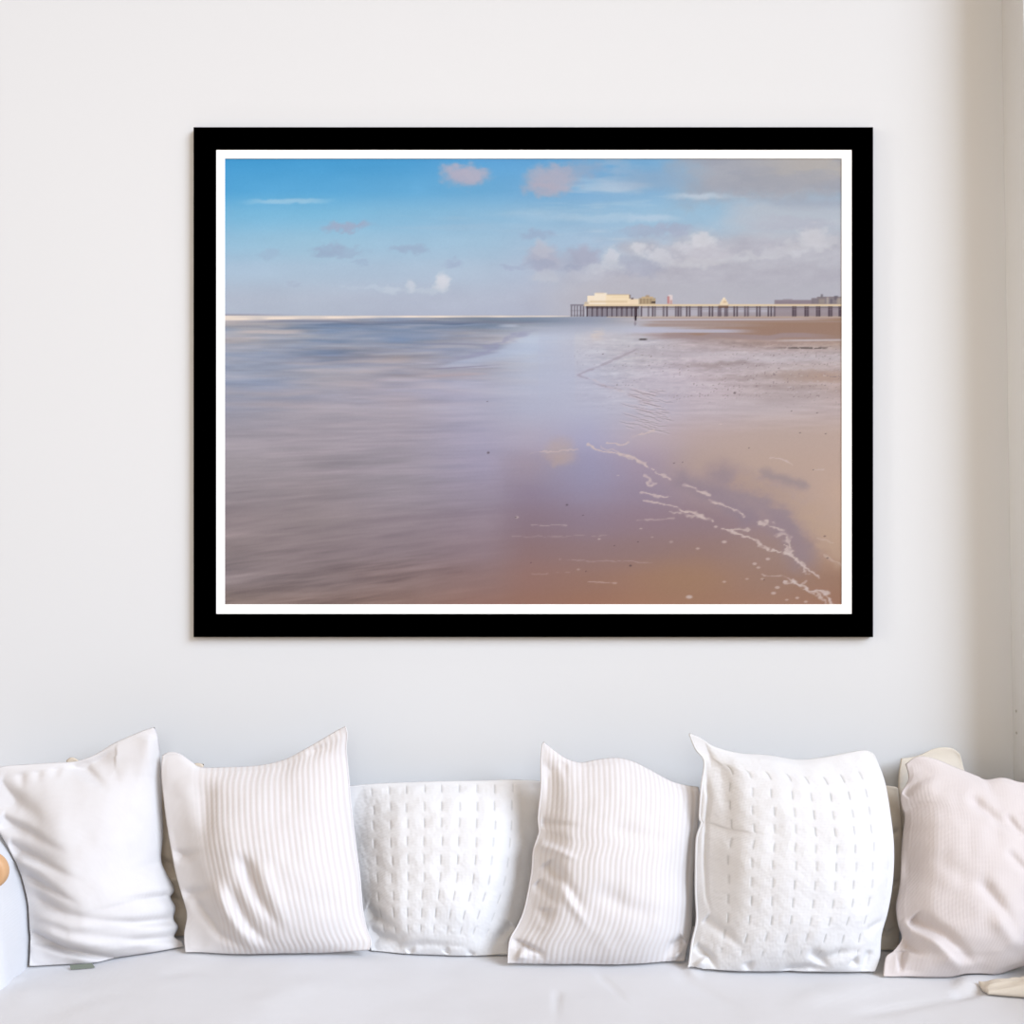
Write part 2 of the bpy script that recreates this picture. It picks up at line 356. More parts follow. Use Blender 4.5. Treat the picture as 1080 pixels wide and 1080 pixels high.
    mix((64,58,58), .8*sm(1.3,.4,np.abs(y-357.6))*sm(673,676,x)*sm(684,680,x))
    for (cx,cy,rx,ry,col,k) in [(760,384,34,3,(152,138,138),.6),(790,398,40,3,(160,146,146),.5),(850,395,34,7,(170,150,142),.7),(872,397,18,5,(176,150,138),.6),
            (700,372,50,4,(172,164,172),.5),(820,378,60,3,(196,188,194),.5),(760,372,50,2,(196,188,194),.5),(840,388,40,1.4,(200,190,192),.5),(868,404,24,1.4,(198,184,182),.5),
            (700,408,40,10,(186,178,188),.5),(800,428,60,9,(186,176,182),.4),(840,415,40,8,(166,154,156),.45)]:
        blob(cx,cy,rx,ry,col,k,.8,.5,.4)
    # ripples in the sand, dark specks
    for i in range(70):
        t = rs.rand(); cy = 411+t*44; cx = np.interp(cy,[405,420,440,456],[676,682,688,684])+rs.randn()*9; ln = 5+rs.rand()*8; sl = .12+.18*rs.rand()
        dd = np.abs(y-cy-(x-cx)*sl-1.2*(noise(x/6,y*0,230+i)-.5)); e = sm(ln,ln*.4,np.abs(x-cx))
        mix((140,126,136), .42*e*sm(.9,.2,dd)); mix((206,196,202), .42*e*sm(.9,.2,np.abs(dd-1.3)))
    for (x0,y0,x1,y1,c,k) in [(672,368,632,386,(158,146,158),.5),(632,386,609,395,(158,146,158),.5),(609,395,622,400,(158,146,158),.5),(622,399,640,407,(196,186,194),.6),(626,404,656,411,(160,148,158),.5),(640,407,660,413,(200,192,198),.5),(655,370,690,362,(190,184,194),.4)]:
        d_, = [np.abs((y-y0)*(x1-x0)-(x-x0)*(y1-y0))/np.hypot(x1-x0,y1-y0)+(noise(x/4,y/2,299)-.5)*1.6]
        mix(c, k*sm(1.5,.3,d_)*sm(min(x0,x1)-2,min(x0,x1)+3,x)*sm(max(x0,x1)+2,max(x0,x1)-3,x)*sm(min(y0,y1)-3,min(y0,y1),y)*sm(max(y0,y1)+3,max(y0,y1),y))
    sp = noise(x/1.5,y/1.1,210)
    mix((130,116,120), .6*sm(.84,.95,sp)*R*sm(360,366,y)*sm(442,410,y)*sm(.42,.62,fbm(50,9,215)+.08))
    mix((205,198,204), .4*sm(.86,.96,noise(x/2.2,y/1.2,220))*R*sm(362,370,y)*sm(440,410,y))
    mix((186,164,154), .45*sm(700,780,x+(y-470)*.2)*sm(440,470,y)*sm(560,520,y+ (x-800)*-.3))
    # darker mauve water fingers at the right and pale sand
    def stroke(pts, wd, col, k, rough=1., sharp=.5, seed=300):
        p = np.array(pts, float); best = np.full((NY,NX), 1e9)
        qx = x + (noise(x/9, y/5, seed)-.5)*6*rough + (noise(x/3,y/2,seed+1)-.5)*2.2*rough
        qy = y + (noise(x/9, y/6, seed+2)-.5)*4.5*rough + (noise(x/3.4,y/2.4,seed+3)-.5)*2*rough
        for (a0,b0),(a1,b1) in zip(p[:-1], p[1:]):
            dx, dy = a1-a0, b1-b0; l2 = dx*dx+dy*dy+1e-9
            t = np.clip(((qx-a0)*dx+(qy-b0)*dy)/l2, 0, 1)
            best = np.minimum(best, np.hypot(qx-a0-t*dx, qy-b0-t*dy))
        brk = 1 if wd > 4 else sm(.06,.40,noise(x/7,y/4,seed+4))*(.7+.35*noise(x/2.5,y/2,seed+5))
        ww = wd*(.35+.9*noise(x/9,y/5,seed+6)) if wd <= 4 else wd
        mix(col, k*brk*sm(ww*(1+sharp), ww*(1-sharp), best))
    stroke([(762,503),(790,520),(812,532),(836,560),(846,585)], 15, (148,132,142), .7, 1., .95, 310)
    stroke([(720,505),(760,525),(790,545)], 9, (142,128,142), .55, 1., .95, 316)
    stroke([(806,498),(828,506),(846,512)], 5, (150,136,142), .65, .8, .9, 320)
    stroke([(780,505),(830,525),(862,560),(888,590)], 8, (186,160,142), .55, 2, .95, 325)
    stroke([(860,545),(888,570)], 14, (190,163,142), .5, 2, .95, 326)
    W = (206,188,182)
    for i,(pts,wd,k,r) in enumerate([
      ([(560,477),(590,475),(612,474)], .8,.6,.6),
      ([(619,469),(636,475),(664,482),(680,488),(688,495)],1.5,.9,.8),([(636,471),(668,484)],1.0,.5,.8),
      ([(639,467),(650,469),(658,467),(676,458),(689,452)],1.1,.75,.8),([(680,500),(684,506),(690,512)],2.0,.65,1.2),
      ([(690,497),(699,502),(708,505)],1.4,.7,.8),([(676,518),(686,521),(708,524)],1.3,.75,.7),
      ([(678,527),(695,530),(714,535)],1.0,.7,.6),([(714,534),(730,541),(752,549)],2.4,.85,1.1),([(722,541),(740,545)],1.6,.6,1.2),
      ([(722,511),(736,516),(749,522)],1.6,.8,.6),([(749,528),(765,532),(777,538),(783,544)],1.6,.75,.7),
      ([(761,557),(787,564),(802,573),(818,581),(834,586),(853,601),(862,607)],1.4,.85,.8),([(776,558),(788,559)],1.8,.7,1.2),
      ([(806,548),(814,553),(826,560),(837,574)],3.0,.75,1.4),([(828,575),(842,594),(850,601)],2.6,.7,1.4),
      ([(829,611),(843,615),(859,621),(875,630),(881,637)],2.4,.95,1.2),([(846,619),(866,630),(874,637)],1.6,.7,1.2),
      ([(805,606),(826,607),(836,614)],.9,.55,.7),([(870,585),(888,595)],1.2,.4,.6),([(862,566),(880,572)],1,.35,.6),
      ([(812,482),(826,484),(838,488)],1.1,.6,.6),([(858,494),(868,494)],.9,.5,.6),([(846,618),(852,612)],1.2,.5,1),
      ([(672,548),(710,546)],.8,.45,.4),([(620,613),(650,614)],.8,.4,.4),([(560,553),(598,554)],.9,.4,.4),([(540,566),(640,564)],.6,.25,.4),
      ([(590,590),(690,592)],.6,.25,.4),([(560,605),(600,603)],.7,.25,.4),([(706,538),(720,541)],1.2,.5,1)]):
        stroke(pts, wd*1.0, W, min(k*1.15,1), r*1.1, .6, 400+7*i)
    for (cx,cy,r,k) in [(755,555,1.6,.7),(764,571,2,.7),(736,578,1.6,.6),(727,629,2.6,.8),(764,613,1.5,.6),(676,557,1.2,.6),(708,571,1.6,.4),(810,589,1.8,.7),
            (796,594,1.8,.7),(800,598,1.6,.6),(820,619,2,.7),(816,625,2,.7),(841,630,1.6,.7),(830,632,1.4,.6),(804,610,1.4,.5),(632,568,1.2,.7),(652,501,1,.5),
            (760,447,1.1,.8),(610,600,1.4,.4),(545,545,1.6,.7),(688,566,1.2,.4),(788,610,1.4,.5),(850,634,1.6,.6),(832,584,1.8,.6)]:
        mix(W, k*sm(r*1.3, r*.5, np.hypot((x-cx)*.7, (y-cy)*1.3)))
    for (cx,cy,r) in [(598,532,1.4),(515,477,1.6),(665,596,1.5),(544,545,1.2),(775,414,1.5),(711,488,1.),(615,543,1),(673,571,1),(870,565,1.2),(873,588,1.2),(636,373,1),
            (871,457,1),(844,456,1),(862,435,1),(514,423,.9),(835,433,.9),(790,472,.9),(648,575,.9),(618,602,.9),(560,593,.8),(720,487,.8),(806,611,.9),(858,495,.9)]:
        mix((70,58,62), .7*sm(r*1.0, r*.3, np.hypot((x-cx)*.8, y-cy)))
    # ---------------- pier
    def rect(x0,x1,y0,y1,col,k=1., e=.45):
        mix(col, k*sm(x0-e,x0+e,x)*sm(x1+e,x1-e,x)*sm(y0-e,y0+e,y)*sm(y1+e,y1-e,y))
    rect(676,888,324,333.5,(172,166,176),.55,1.2); rect(817,888,324,333.5,(148,134,140),.7,1.2)
    rect(740,888,329,333.6,(150,138,142),.5,1.5)
    rect(640,888,333.2,334.3,(196,180,166),.8); rect(676,888,334.6,336,(170,150,142),.6)
    rect(817,858,316,320.6,(136,122,130),.85); rect(826,836,315,317,(150,138,148),.8); rect(856,870,314,320.6,(128,118,124),.9)
    rect(862,888,312.5,320.6,(132,122,126),.9); rect(866,868,310,313,(110,104,112),.9); rect(872,874,313,320,(196,186,176),.6); rect(864,870,315,320,(160,148,140),.7)
    rect(880,884,311.5,316,(104,98,108),.7); rect(883,888,314,320,(176,164,152),.7); rect(876,878,315,320,(96,92,104),.6)
    rs2 = np.random.RandomState(3)
    def pile(cx, w, k, y0=322, y1=333.6):
        rect(cx-w/2,cx+w/2,y0,y1,(72,60,70),k,.5)
    for cx in [602.8,606,609,612.5,615.5]: pile(cx,1.3,.75)
    rect(601.5,616,320.9,322,(96,88,100),.8); rect(602,616,327,327.8,(110,100,114),.5); rect(602,616,332,333,(110,100,114),.5)
    for cx in np.arange(619.5,672,5.2): 
        pile(cx,2.3,.85); pile(cx+2.6,1.,.55)
    rect(618,674,322.2,325,(74,62,66),.8); rect(620,672,326,333.5,(120,110,120),.35,1)
    for cx in [670,676.5,684,688.5,691]: pile(cx,1.5,.75)
    for cx in [700,703.5,713,715.5,718,724.5,727.5,737,739.5,748.5,751.5,758,760,765,767,774.5,777.5,786,789,798.5,801.5,810.5,813.5,817]: pile(cx,1.8,.72)
    for cx in [836.5,839,849.5,852,862,864.5,874.5,877,885.5,887.5]: pile(cx,2.2,.75)
    rect(676,888,323,324.6,(104,90,90),.75); rect(690,888,325.5,326.2,(140,128,132),.4)
    rect(616,888,320.6,322.4,(226,204,172),1.,.5); rect(690,888,320.4,321.2,(214,190,160),.6)
    # pier head pavilion
    rect(619.5,628,311.5,320.5,(242,226,204)); rect(627,640,308.8,320.5,(242,228,208)); rect(639,664.5,310.4,320.5,(240,220,188)); rect(640,664,310,311,(196,170,140),.7)
    rect(628,637,308.2,309.2,(222,200,176),.8); rect(663.8,665,310.5,314.5,(96,76,72),.8); rect(664,674,315,320.5,(236,214,186)); rect(666,668,313.8,315.4,(90,70,70),.9)
    rect(622,662,316.6,319,(214,190,160),.7,.9); rect(645,664,313,313.8,(226,202,168),.6); rect(616.5,621,318,320.6,(200,182,160),.9)
    rect(674,691.5,314,320.6,(176,156,128)); rect(677,689,312.6,314.4,(196,172,138)); rect(681,685,311,313,(170,146,120),.9); rect(687,691.5,317.6,319.6,(70,58,58),.9)
    for cx in [675.5,679,682.5,686]: rect(cx,cx+1,314.8,320,(126,108,92),.6)
    rect(704,706.4,312,320,(190,108,104),.8); rect(706,709.6,311,320,(226,208,206),.85); rect(705,708,310.4,312,(228,216,216),.8); rect(707,709,316,320.4,(170,120,116),.6)
    rect(759.5,768,318,322,(232,212,182)); rect(761,766.5,315.4,318.4,(236,216,186)); rect(762.6,765,313.6,315.8,(240,222,196)); rect(763,766,317,319,(190,160,130),.6); rect(758,768.5,322,324.4,(110,84,72),.8)
    # walker
    mix((44,34,40), .95*sm(1.7,.8,np.hypot((x-670.4),(y-335)*.42))); rect(669.4,671.6,323.5,332,(70,56,62),.8); mix((120,110,124),.6*sm(1.6,.6,np.hypot(x-670,(y-341)*.5)))
    # grain
    g = (noise(x*1.05,y*1.05,500)-.5)*3
    img = img + g[..., None]
    return np.clip(img, 0, 255)/255.

# ------------------------------------------------------------------ the room
XL, XR, ZT = -2.4, 1.226, 3.1
def slab(name, V, parent=None, m='wall'):
    return mesh_obj(name, V, [(0,3,2,1),(4,5,6,7),(0,1,5,4),(1,2,6,5),(2,3,7,6),(3,0,4,7)], M[m], parent, False)
tag(slab('wall_back', [(XL,0,0),(XR+.3,0,0),(XR+.3,.12,0),(XL,.12,0),(XL,0,ZT),(XR+.3,0,ZT),(XR+.3,.12,ZT),(XL,.12,ZT)]), kind='structure')
# right wall leans a touch (old plaster); tall window opening from 0.125 m to 4.4 m in front of the picture wall
def xr(z): return 1.250-(z-.4)*.0155
V, Fc = [], []
for (d0,d1,z0,z1) in [(0,.125,0,ZT),(.125,4.4,0,.55),(4.4,4.8,0,ZT)]:
    b = len(V)
    for z in (z0,z1):
        V += [(xr(z),-d0,z),(xr(z)+.14,-d0,z),(xr(z)+.14,-d1,z),(xr(z),-d1,z)]
    Fc += [tuple(b+i for i in f) for f in ((0,3,2,1),(4,5,6,7),(0,1,5,4),(1,2,6,5),(2,3,7,6),(3,0,4,7))]
tag(mesh_obj('wall_right', V, Fc, M['wall'], None, False), kind='structure')
fv, ff = boxes([(XL,XR+.3,-5,.12,-.1,0)])
tag(mesh_obj('floor', fv, ff, M['wood_floor'], None, False), kind='structure')

# ------------------------------------------------------------------ framed picture
D_FR = .018
def fx(px, d=D_FR): return (px-540)*(CAM_D-d)/F
def fz(py, d=D_FR): return CAM_Z-(py-540)*(CAM_D-d)/F
pic = empty('framed_picture', (fx(562.5), 0, fz(672)))
tag(pic, 'large black framed seaside photograph with white mat on the wall', 'picture')
def inpic(o):
    o.parent = pic; o.matrix_parent_inverse.identity()
    o.location = -Vector(pic.location); return o
def ring(o, i, yb, yf, mat_, name, bev=.0012):
    (ox0,ox1,oy0,oy1), (ix0,ix1,iy0,iy1) = o, i
    V = []
    def loop(x0,x1,z0,z1,y,s=0): V.extend([(x0+s,y,z0+s),(x1-s,y,z0+s),(x1-s,y,z1-s),(x0+s,y,z1-s)])
    loop(ox0,ox1,oy0,oy1,yb); loop(ox0,ox1,oy0,oy1,yf+bev); loop(ox0,ox1,oy0,oy1,yf,bev)
    loop(ix0,ix1,iy0,iy1,yf,-bev*.3); loop(ix0,ix1,iy0,iy1,yf+bev*.3); loop(ix0,ix1,iy0,iy1,yb)
    Fc = []
    for k in range(6):
        l = (k+1) % 6
        for c in range(4):
            e = (c+1) % 4
            Fc.append((k*4+c, k*4+e, l*4+e, l*4+c))
    return inpic(mesh_obj(name, V, Fc, mat_, None, False))
ob = (fx(204), fx(921), fz(672), fz(134)); ib = (fx(228), fx(898.5), fz(647.5), fz(158)); pb = (fx(237), fx(888), fz(637.5), fz(167))
ring(ob, ib, -.001, -D_FR, M['black'], 'frame')
ring((ib[0]-.006,ib[1]+.006,ib[2]-.006,ib[3]+.006), pb, -.0152, -.0170, M['mat_board'], 'mat_board', .0003)
bv, bf = boxes([(ib[0]-.004,ib[1]+.004,-.0140,-.009,ib[2]-.004,ib[3]+.004)])
inpic(mesh_obj('backing_board', bv, bf, M['backing'], None, False))
NX, NY = 652, 471
img = paint_print(NX, NY)[::-1]
lin = np.where(img <= .04045, img/12.92, ((img+.055)/1.055)**2.4)/PRINT_LIGHT
gx, gz = np.meshgrid(np.linspace(pb[0]-.0005,pb[1]+.0005,NX), np.linspace(pb[2]-.0005,pb[3]+.0005,NY))
me = bpy.data.meshes.new('print')
me.vertices.add(NX*NY); me.vertices.foreach_set('co', np.stack([gx,0*gx-.0146,gz],-1).astype(np.float32).ravel())
idx = np.arange(NX*NY).reshape(NY,NX)
q = np.stack([idx[:-1,:-1],idx[:-1,1:],idx[1:,1:],idx[1:,:-1]],-1).reshape(-1,4)
me.loops.add(q.size); me.loops.foreach_set('vertex_index', q.ravel().astype(np.int32))
me.polygons.add(len(q)); me.polygons.foreach_set('loop_start', np.arange(0,q.size,4,dtype=np.int32)); me.update(calc_edges=True); me.validate()
ca = me.color_attributes.new('ink','FLOAT_COLOR','POINT')
ca.data.foreach_set('color', np.concatenate([lin,np.ones((NY,NX,1))],-1).astype(np.float32).ravel())
me.materials.append(M['print'])
inpic(link(bpy.data.objects.new('print', me)))['label'] = 'seaside photograph of a pier, wet sand and blue cloudy sky'

# ------------------------------------------------------------------ sofa
sofa = empty('sofa', (-.1,-.5,0))
tag(sofa, 'long white slipcovered sofa against the wall below the picture', 'sofa')
def insofa(o):
    o.parent = sofa; o.matrix_parent_inverse.identity(); o.location = -Vector(sofa.location); return o
SX = [-1.8,-1.05,-.93,-.75,-.5,-.2,.2,.64,1.0,1.4]; SDROP = [1.020,1.018,1.013,.994,.992,1.012,1.012,1.020,1.024,1.024]
SXF = np.linspace(-1.9, 1.5, 341); kern = np.exp(-(np.arange(-16,17)/7.)**2); kern /= kern.sum()
SZF = CAM_Z-np.convolve(np.pad(np.interp(SXF, SX, SDROP), 16, 'edge'), kern, 'valid')
def seat_z(x): return np.interp(x, SXF, SZF)
SEAT_FOLDS = [([(624,1022),(650,1045),(672,1070)],3.5,-.0022),([(588,1040),(586,1085)],4,-.003),([(704,1024),(745,1045),(800,1075)],6,-.003),
 ([(880,1074),(950,1062),(1010,1052),(1045,1046)],5,-.0035),([(1000,1050),(1030,1047),(1058,1038)],4,-.008),([(1000,1040),(1040,1034),(1066,1024)],7,.010),
 ([(0,1050),(60,1046),(150,1055)],9,.004),([(0,1035),(30,1030)],4,.004),([(165,1030),(200,1024),(240,1030)],5,-.002),([(250,1060),(330,1040),(420,1050)],10,.003),
 ([(725,1030),(741,1010),(757,1032)],7,.004,.1),([(820,1060),(900,1045),(960,1040)],8,.003)]
xs = np.linspace(-1.7, 1.215, 420)
prof = [(.012,-.06),(.012,-.01)]+[(t,0) for t in np.linspace(.03,.84,110)]+[(.855,-.003),(.868,-.012),(.876,-.028),(.879,-.06),(.880,-.2),(.882,-.33)]
def seat_top(x, d):
    z = seat_z(x); k = (CAM_D-d)/F
    return z+(folds(540+x/k, 540+(CAM_Z-z)/k, SEAT_FOLDS)+.004*vnoise(x*5,d*6,1)+.002*vnoise(x*14,d*16,2))*sm(.01,.06,d)
X, _ = np.meshgrid(xs, range(len(prof)))
Dp = np.array([p[0] for p in prof])[:,None]+0*X; Zo = np.array([p[1] for p in prof])[:,None]+0*X
Z = seat_z(X)+Zo
k = (CAM_D-Dp)/F; PX = 540+X/k; PY = 540+(CAM_Z-Z)/k
wr = folds(PX, PY, SEAT_FOLDS) + .004*vnoise(X*5, Dp*6, 1)+.002*vnoise(X*14,Dp*16,2)
Z = Z + wr*sm(.01,.06,Dp)*sm(-.25,-.01,Zo)
Dp = Dp + (.006*vnoise(X*9,Z*3,3))*sm(-.02,-.2,Zo)
nr, nc = X.shape
V = np.stack([X,-Dp,Z],-1).reshape(-1,3)
Fc = [(r*nc+c, r*nc+c+1, (r+1)*nc+c+1, (r+1)*nc+c) for r in range(nr-1) for c in range(nc-1)]
b = len(V)
V = np.concatenate([V, [(-1.7,-.012,.1),(1.215,-.012,.1),(1.215,-.87,.1),(-1.7,-.87,.1)]])
Fc += [(b,b+3,b+2,b+1)]
Fc.append(tuple([r*nc for r in range(nr)]+[b+3,b])); Fc.append(tuple([r*nc+nc-1 for r in range(nr)][::-1]+[b+1,b+2]))
insofa(mesh_obj('seat_cover', V, Fc, M['sheet']))
bv, bf = boxes([(-1.66,1.19,-.83,-.03,.06,.098)])
insofa(mesh_obj('base', bv, bf, M['wood'], None, False))
for (lx,ly) in ((-1.6,-.78),(1.13,-.78),(-1.6,-.08),(1.13,-.08)):
    bv, bf = boxes([(lx-.03,lx+.03,ly-.03,ly+.03,0,.06)])
    insofa(mesh_obj('leg', bv, bf, M['wood'], None, False))
# padded arm: rounded section carried along the depth of the seat, closed by a bulging front
xi, xo, ztop = ARM = (-1.083, -1.56, .722)
sec = []
for t in np.linspace(0, np.pi, 40):
    c, s = np.cos(t), np.sin(t)
    xx = (xi+xo)/2 + (xi-xo)/2*np.sign(c)*abs(c)**.80
    zz = .36+(ztop-.36)*abs(s)**.80
    sec.append((xx,zz))
sec = np.array(sec); cen = np.array([(xi+xo)/2,.47])
rings = [(.014,1.0)]+[(d,1.0) for d in np.linspace(.04,.40,20)]+[(.42,.985),(.435,.955),(.445,.90),(.452,.80),(.456,.6),(.458,.3),(.459,.02)]
V, ns = [], len(sec)
for i,(d,s) in enumerate(rings):
    p = cen+(sec-cen)*s
    wv_ = .004*vnoise(sec[:,0]*9+3, sec[:,1]*9+d*8, 8)
    V += [(p[j,0]+wv_[j]*.5, -d, p[j,1]+wv_[j]) for j in range(ns)]
Fc = [(r*ns+c, r*ns+c+1, (r+1)*ns+c+1, (r+1)*ns+c) for r in range(len(rings)-1) for c in range(ns-1)]
Fc += [(r*ns+ns-1, r*ns, (r+1)*ns, (r+1)*ns+ns-1) for r in range(len(rings)-1)]
Fc.append(tuple(range(ns))[::-1])
arm = insofa(mesh_obj('arm', V, Fc, M['sheet']))
# wooden roundel on the front of the arm, its edge just inside the picture
dv = []; nseg = 40; cx, cz, dd = ray(-15,921,.475)[0], ray(-15,921,.475)[2], .475
for (rr,dy) in ((.040,.452),(.040,.468),(.036,.474),(.026,.476),(.022,.472),(.001,.471)):
    dv += [(cx+rr*np.cos(a), -dy, cz+rr*np.sin(a)*.98) for a in np.linspace(0,2*np.pi,nseg,endpoint=False)]
df = [(r*nseg+c, r*nseg+(c+1)%nseg, (r+1)*nseg+(c+1)%nseg, (r+1)*nseg+c) for r in range(5) for c in range(nseg)]
insofa(mesh_obj('arm_roundel', dv, df, M['wood']))['label'] = 'light brown wooden roundel on the sofa arm'

# ------------------------------------------------------------------ cushions
def resample(pts, n):
    p = np.array(pts, float)
    # Catmull-Rom through the traced points, then even spacing
    q = [p[0]]
    for i in range(len(p)-1):
        p0 = p[max(i-1,0)]; p1 = p[i]; p2 = p[i+1]; p3 = p[min(i+2,len(p)-1)]
        for t in np.linspace(0,1,9)[1:]:
            q.append(.5*((2*p1)+(-p0+p2)*t+(2*p0-5*p1+4*p2-p3)*t*t+(-p0+3*p1-3*p2+p3)*t**3))
    q = np.array(q); s = np.concatenate([[0],np.cumsum(np.hypot(*np.diff(q,axis=0).T))])
    u = np.linspace(0,s[-1],n)
    return np.stack([np.interp(u,s,q[:,0]),np.interp(u,s,q[:,1])],-1), s[-1]
def cushion(name, label, top, right, bottom, left, dt, db, Hf, Hb, material, strokes=(), tilt=0., pattern=None, res=1.5, puff=2.2, power=.74,
            lumps=.004, turn=(0,0), piping=None, pipe_r=.0022, pipe_sides='trbl', group='cushions along the sofa', extra=None, sag=.12):
    """top: left to right, right: top to bottom, bottom: left to right, left: top to bottom (pixels of the outline)"""
    w_ = max(np.ptp([p[0] for p in top]), np.ptp([p[0] for p in bottom])); h_ = max(np.ptp([p[1] for p in left]), np.ptp([p[1] for p in right]))
    nu, nv = int(w_/res), int(h_/res)
    T, lt = resample(top, nu); B, lb = resample(bottom, nu); Lf, ll = resample(left, nv); R, lr = resample(right, nv)
    u = np.linspace(0,1,nu)[None,:,None]; v = np.linspace(0,1,nv)[:,None,None]
    P = (1-v)*T[None]+v*B[None]+(1-u)*Lf[:,None]+u*R[:,None]-((1-u)*(1-v)*T[0]+u*(1-v)*T[-1]+(1-u)*v*B[0]+u*v*B[-1])
    px, py = P[...,0], P[...,1]; U = u[...,0]+0*v[...,0]; Vv = v[...,0]+0*u[...,0]
    y0, y1 = min(p[1] for p in left), max(p[1] for p in bottom)
    cx = np.mean([p[0] for p in top])
    d = dt+(db-dt)*np.clip((py-y0)/(y1-y0),0,1)**1.15+tilt*(px-cx)
    base = ray(px,py,d)
    lean = math.atan2(db-dt, (y1-y0)*(CAM_D-db)/F)
    n = np.array([0,-math.cos(lean),math.sin(lean)])
    a = np.clip(1-np.abs(2*U-1)**puff,0,1); bb = np.clip(1-np.abs(2*np.clip(Vv,0,1)**(1+sag)-1)**puff,0,1)
    env = (a*bb)**power
    if turn[0]: env = env*(.22+.78*sm(-.08,turn[0],U))
    if turn[1]: env = env*(.22+.78*sm(-.08,turn[1],1-U))
    edge = np.clip(np.minimum(np.minimum(U,1-U)*w_, np.minimum(Vv,1-Vv)*h_)/7.,0,1)
    hf = Hf*env
    disp = 1.65*folds(px,py,strokes)+lumps*(vnoise(px/34,py/34,hash_name(name))*1.6+vnoise(px/15,py/17,hash_name(name)+1)*.7)
    cloth_tone = np.zeros_like(U); UU, VV = U*w_, Vv*h_
    if pattern: dd_, cloth_tone = pattern(UU, VV, px, py, U, Vv); disp = disp+dd_*edge
    hf = hf+disp*edge
    hb = Hb*env
    front = base+n*np.maximum(hf, -.3*hb)[...,None]; back = base-n*hb[...,None]
    back[...,1] = np.minimum(back[...,1], -.012)                      # the wall flattens what leans on it
    front[...,1] = np.minimum(front[...,1], back[...,1]-.002*(env>0))
    for g_ in (front, back):                                          # rests on the seat and against the arm, never inside them
        zn = np.abs((g_[...,2]-.36)/(ARM[2]-.36)); ax = (ARM[0]+ARM[1])/2
        lim = ax+(ARM[0]-ax)*np.clip(1-np.clip(zn,0,1)**2.5,0,1)**.4+.007
        ins = (zn<1) & (g_[...,0]<lim) & (g_[...,1]>-.47)
        g_[...,0] = np.where(ins, lim, g_[...,0])
        g_[...,2] = np.maximum(g_[...,2], seat_top(g_[...,0], -g_[...,1])+.004+(pipe_r if piping else 0))
    org = np.array([base[...,0].mean(), -float(db), front[...,2].min()])
    V = (np.concatenate([front.reshape(-1,3), back[1:-1,1:-1].reshape(-1,3)])-org)
    ib_ = -np.ones((nv,nu),int); ib_[1:-1,1:-1] = np.arange((nv-2)*(nu-2)).reshape(nv-2,nu-2)+nv*nu
    if_ = np.arange(nv*nu).reshape(nv,nu); ib_ = np.where(ib_<0, if_, ib_)
    q1 = np.stack([if_[:-1,:-1],if_[1:,:-1],if_[1:,1:],if_[:-1,1:]],-1).reshape(-1,4)
    q2 = np.stack([ib_[:-1,:-1],ib_[:-1,1:],ib_[1:,1:],ib_[1:,:-1]],-1).reshape(-1,4)
    q = np.concatenate([q1,q2])
    root = empty('cushion', tuple(org)); tag(root, label, 'cushion', group)
    me = bpy.data.meshes.new('cover'); me.from_pydata(V.tolist(), [], q.tolist()); me.update()
    me.polygons.foreach_set('use_smooth',[True]*len(me.polygons))
    at_ = me.attributes.new('cloth_tone','FLOAT','POINT'); yy = np.zeros(len(V)); yy[:nv*nu] = cloth_tone.ravel(); at_.data.foreach_set('value', yy.astype(np.float32))
    me.materials.append(material)
    link(bpy.data.objects.new('cover', me), root)
    if piping:
        E = {'t':front[0], 'r':front[:,-1], 'b':front[-1][::-1], 'l':front[:,0][::-1]}
        loop = np.concatenate([E[s][:-1] for s in 'trbl' if s in pipe_sides])
        loop = loop[::2]
        tv, tf = tube(loop-org, pipe_r, 8, closed=(pipe_sides=='trbl'))
        mesh_obj('piping', tv, tf, piping, root)
    return root
def hash_name(s): return sum(ord(c)*(i+3) for i,c in enumerate(s)) % 97 + 20

# woven patterns: relief in metres and a mask for the second colour
def ribs(period, depth, u0=0., soft=.06, skew=0.):
    def f(UU,VV,px,py,U,V):
        ph = 2*np.pi*(UU+skew*VV)/period
        c = np.cos(ph); m = sm(u0,u0+soft,U)
        return depth*c*m, sm(.25,-.75,c)*m
    return f
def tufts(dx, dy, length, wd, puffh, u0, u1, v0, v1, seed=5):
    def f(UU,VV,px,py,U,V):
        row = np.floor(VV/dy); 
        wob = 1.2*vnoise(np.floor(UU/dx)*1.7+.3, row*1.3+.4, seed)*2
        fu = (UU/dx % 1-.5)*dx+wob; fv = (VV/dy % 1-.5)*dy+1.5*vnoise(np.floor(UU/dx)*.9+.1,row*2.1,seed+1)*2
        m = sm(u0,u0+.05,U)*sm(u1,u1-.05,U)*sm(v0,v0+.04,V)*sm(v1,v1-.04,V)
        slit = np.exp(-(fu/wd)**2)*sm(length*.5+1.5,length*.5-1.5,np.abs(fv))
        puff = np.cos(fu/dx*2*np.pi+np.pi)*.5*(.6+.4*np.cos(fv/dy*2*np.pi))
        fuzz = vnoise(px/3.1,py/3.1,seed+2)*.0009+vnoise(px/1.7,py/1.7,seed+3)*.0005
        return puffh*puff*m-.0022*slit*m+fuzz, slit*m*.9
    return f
def waffle(p, depth):
    def f(UU,VV,px,py,U,V):
        c = np.cos(2*np.pi*UU/p)*np.cos(2*np.pi*VV/p)
        return depth*c*0+depth*np.cos(2*np.pi*UU/p), sm(.2,-.9,np.cos(2*np.pi*UU/p))*.5
    return f

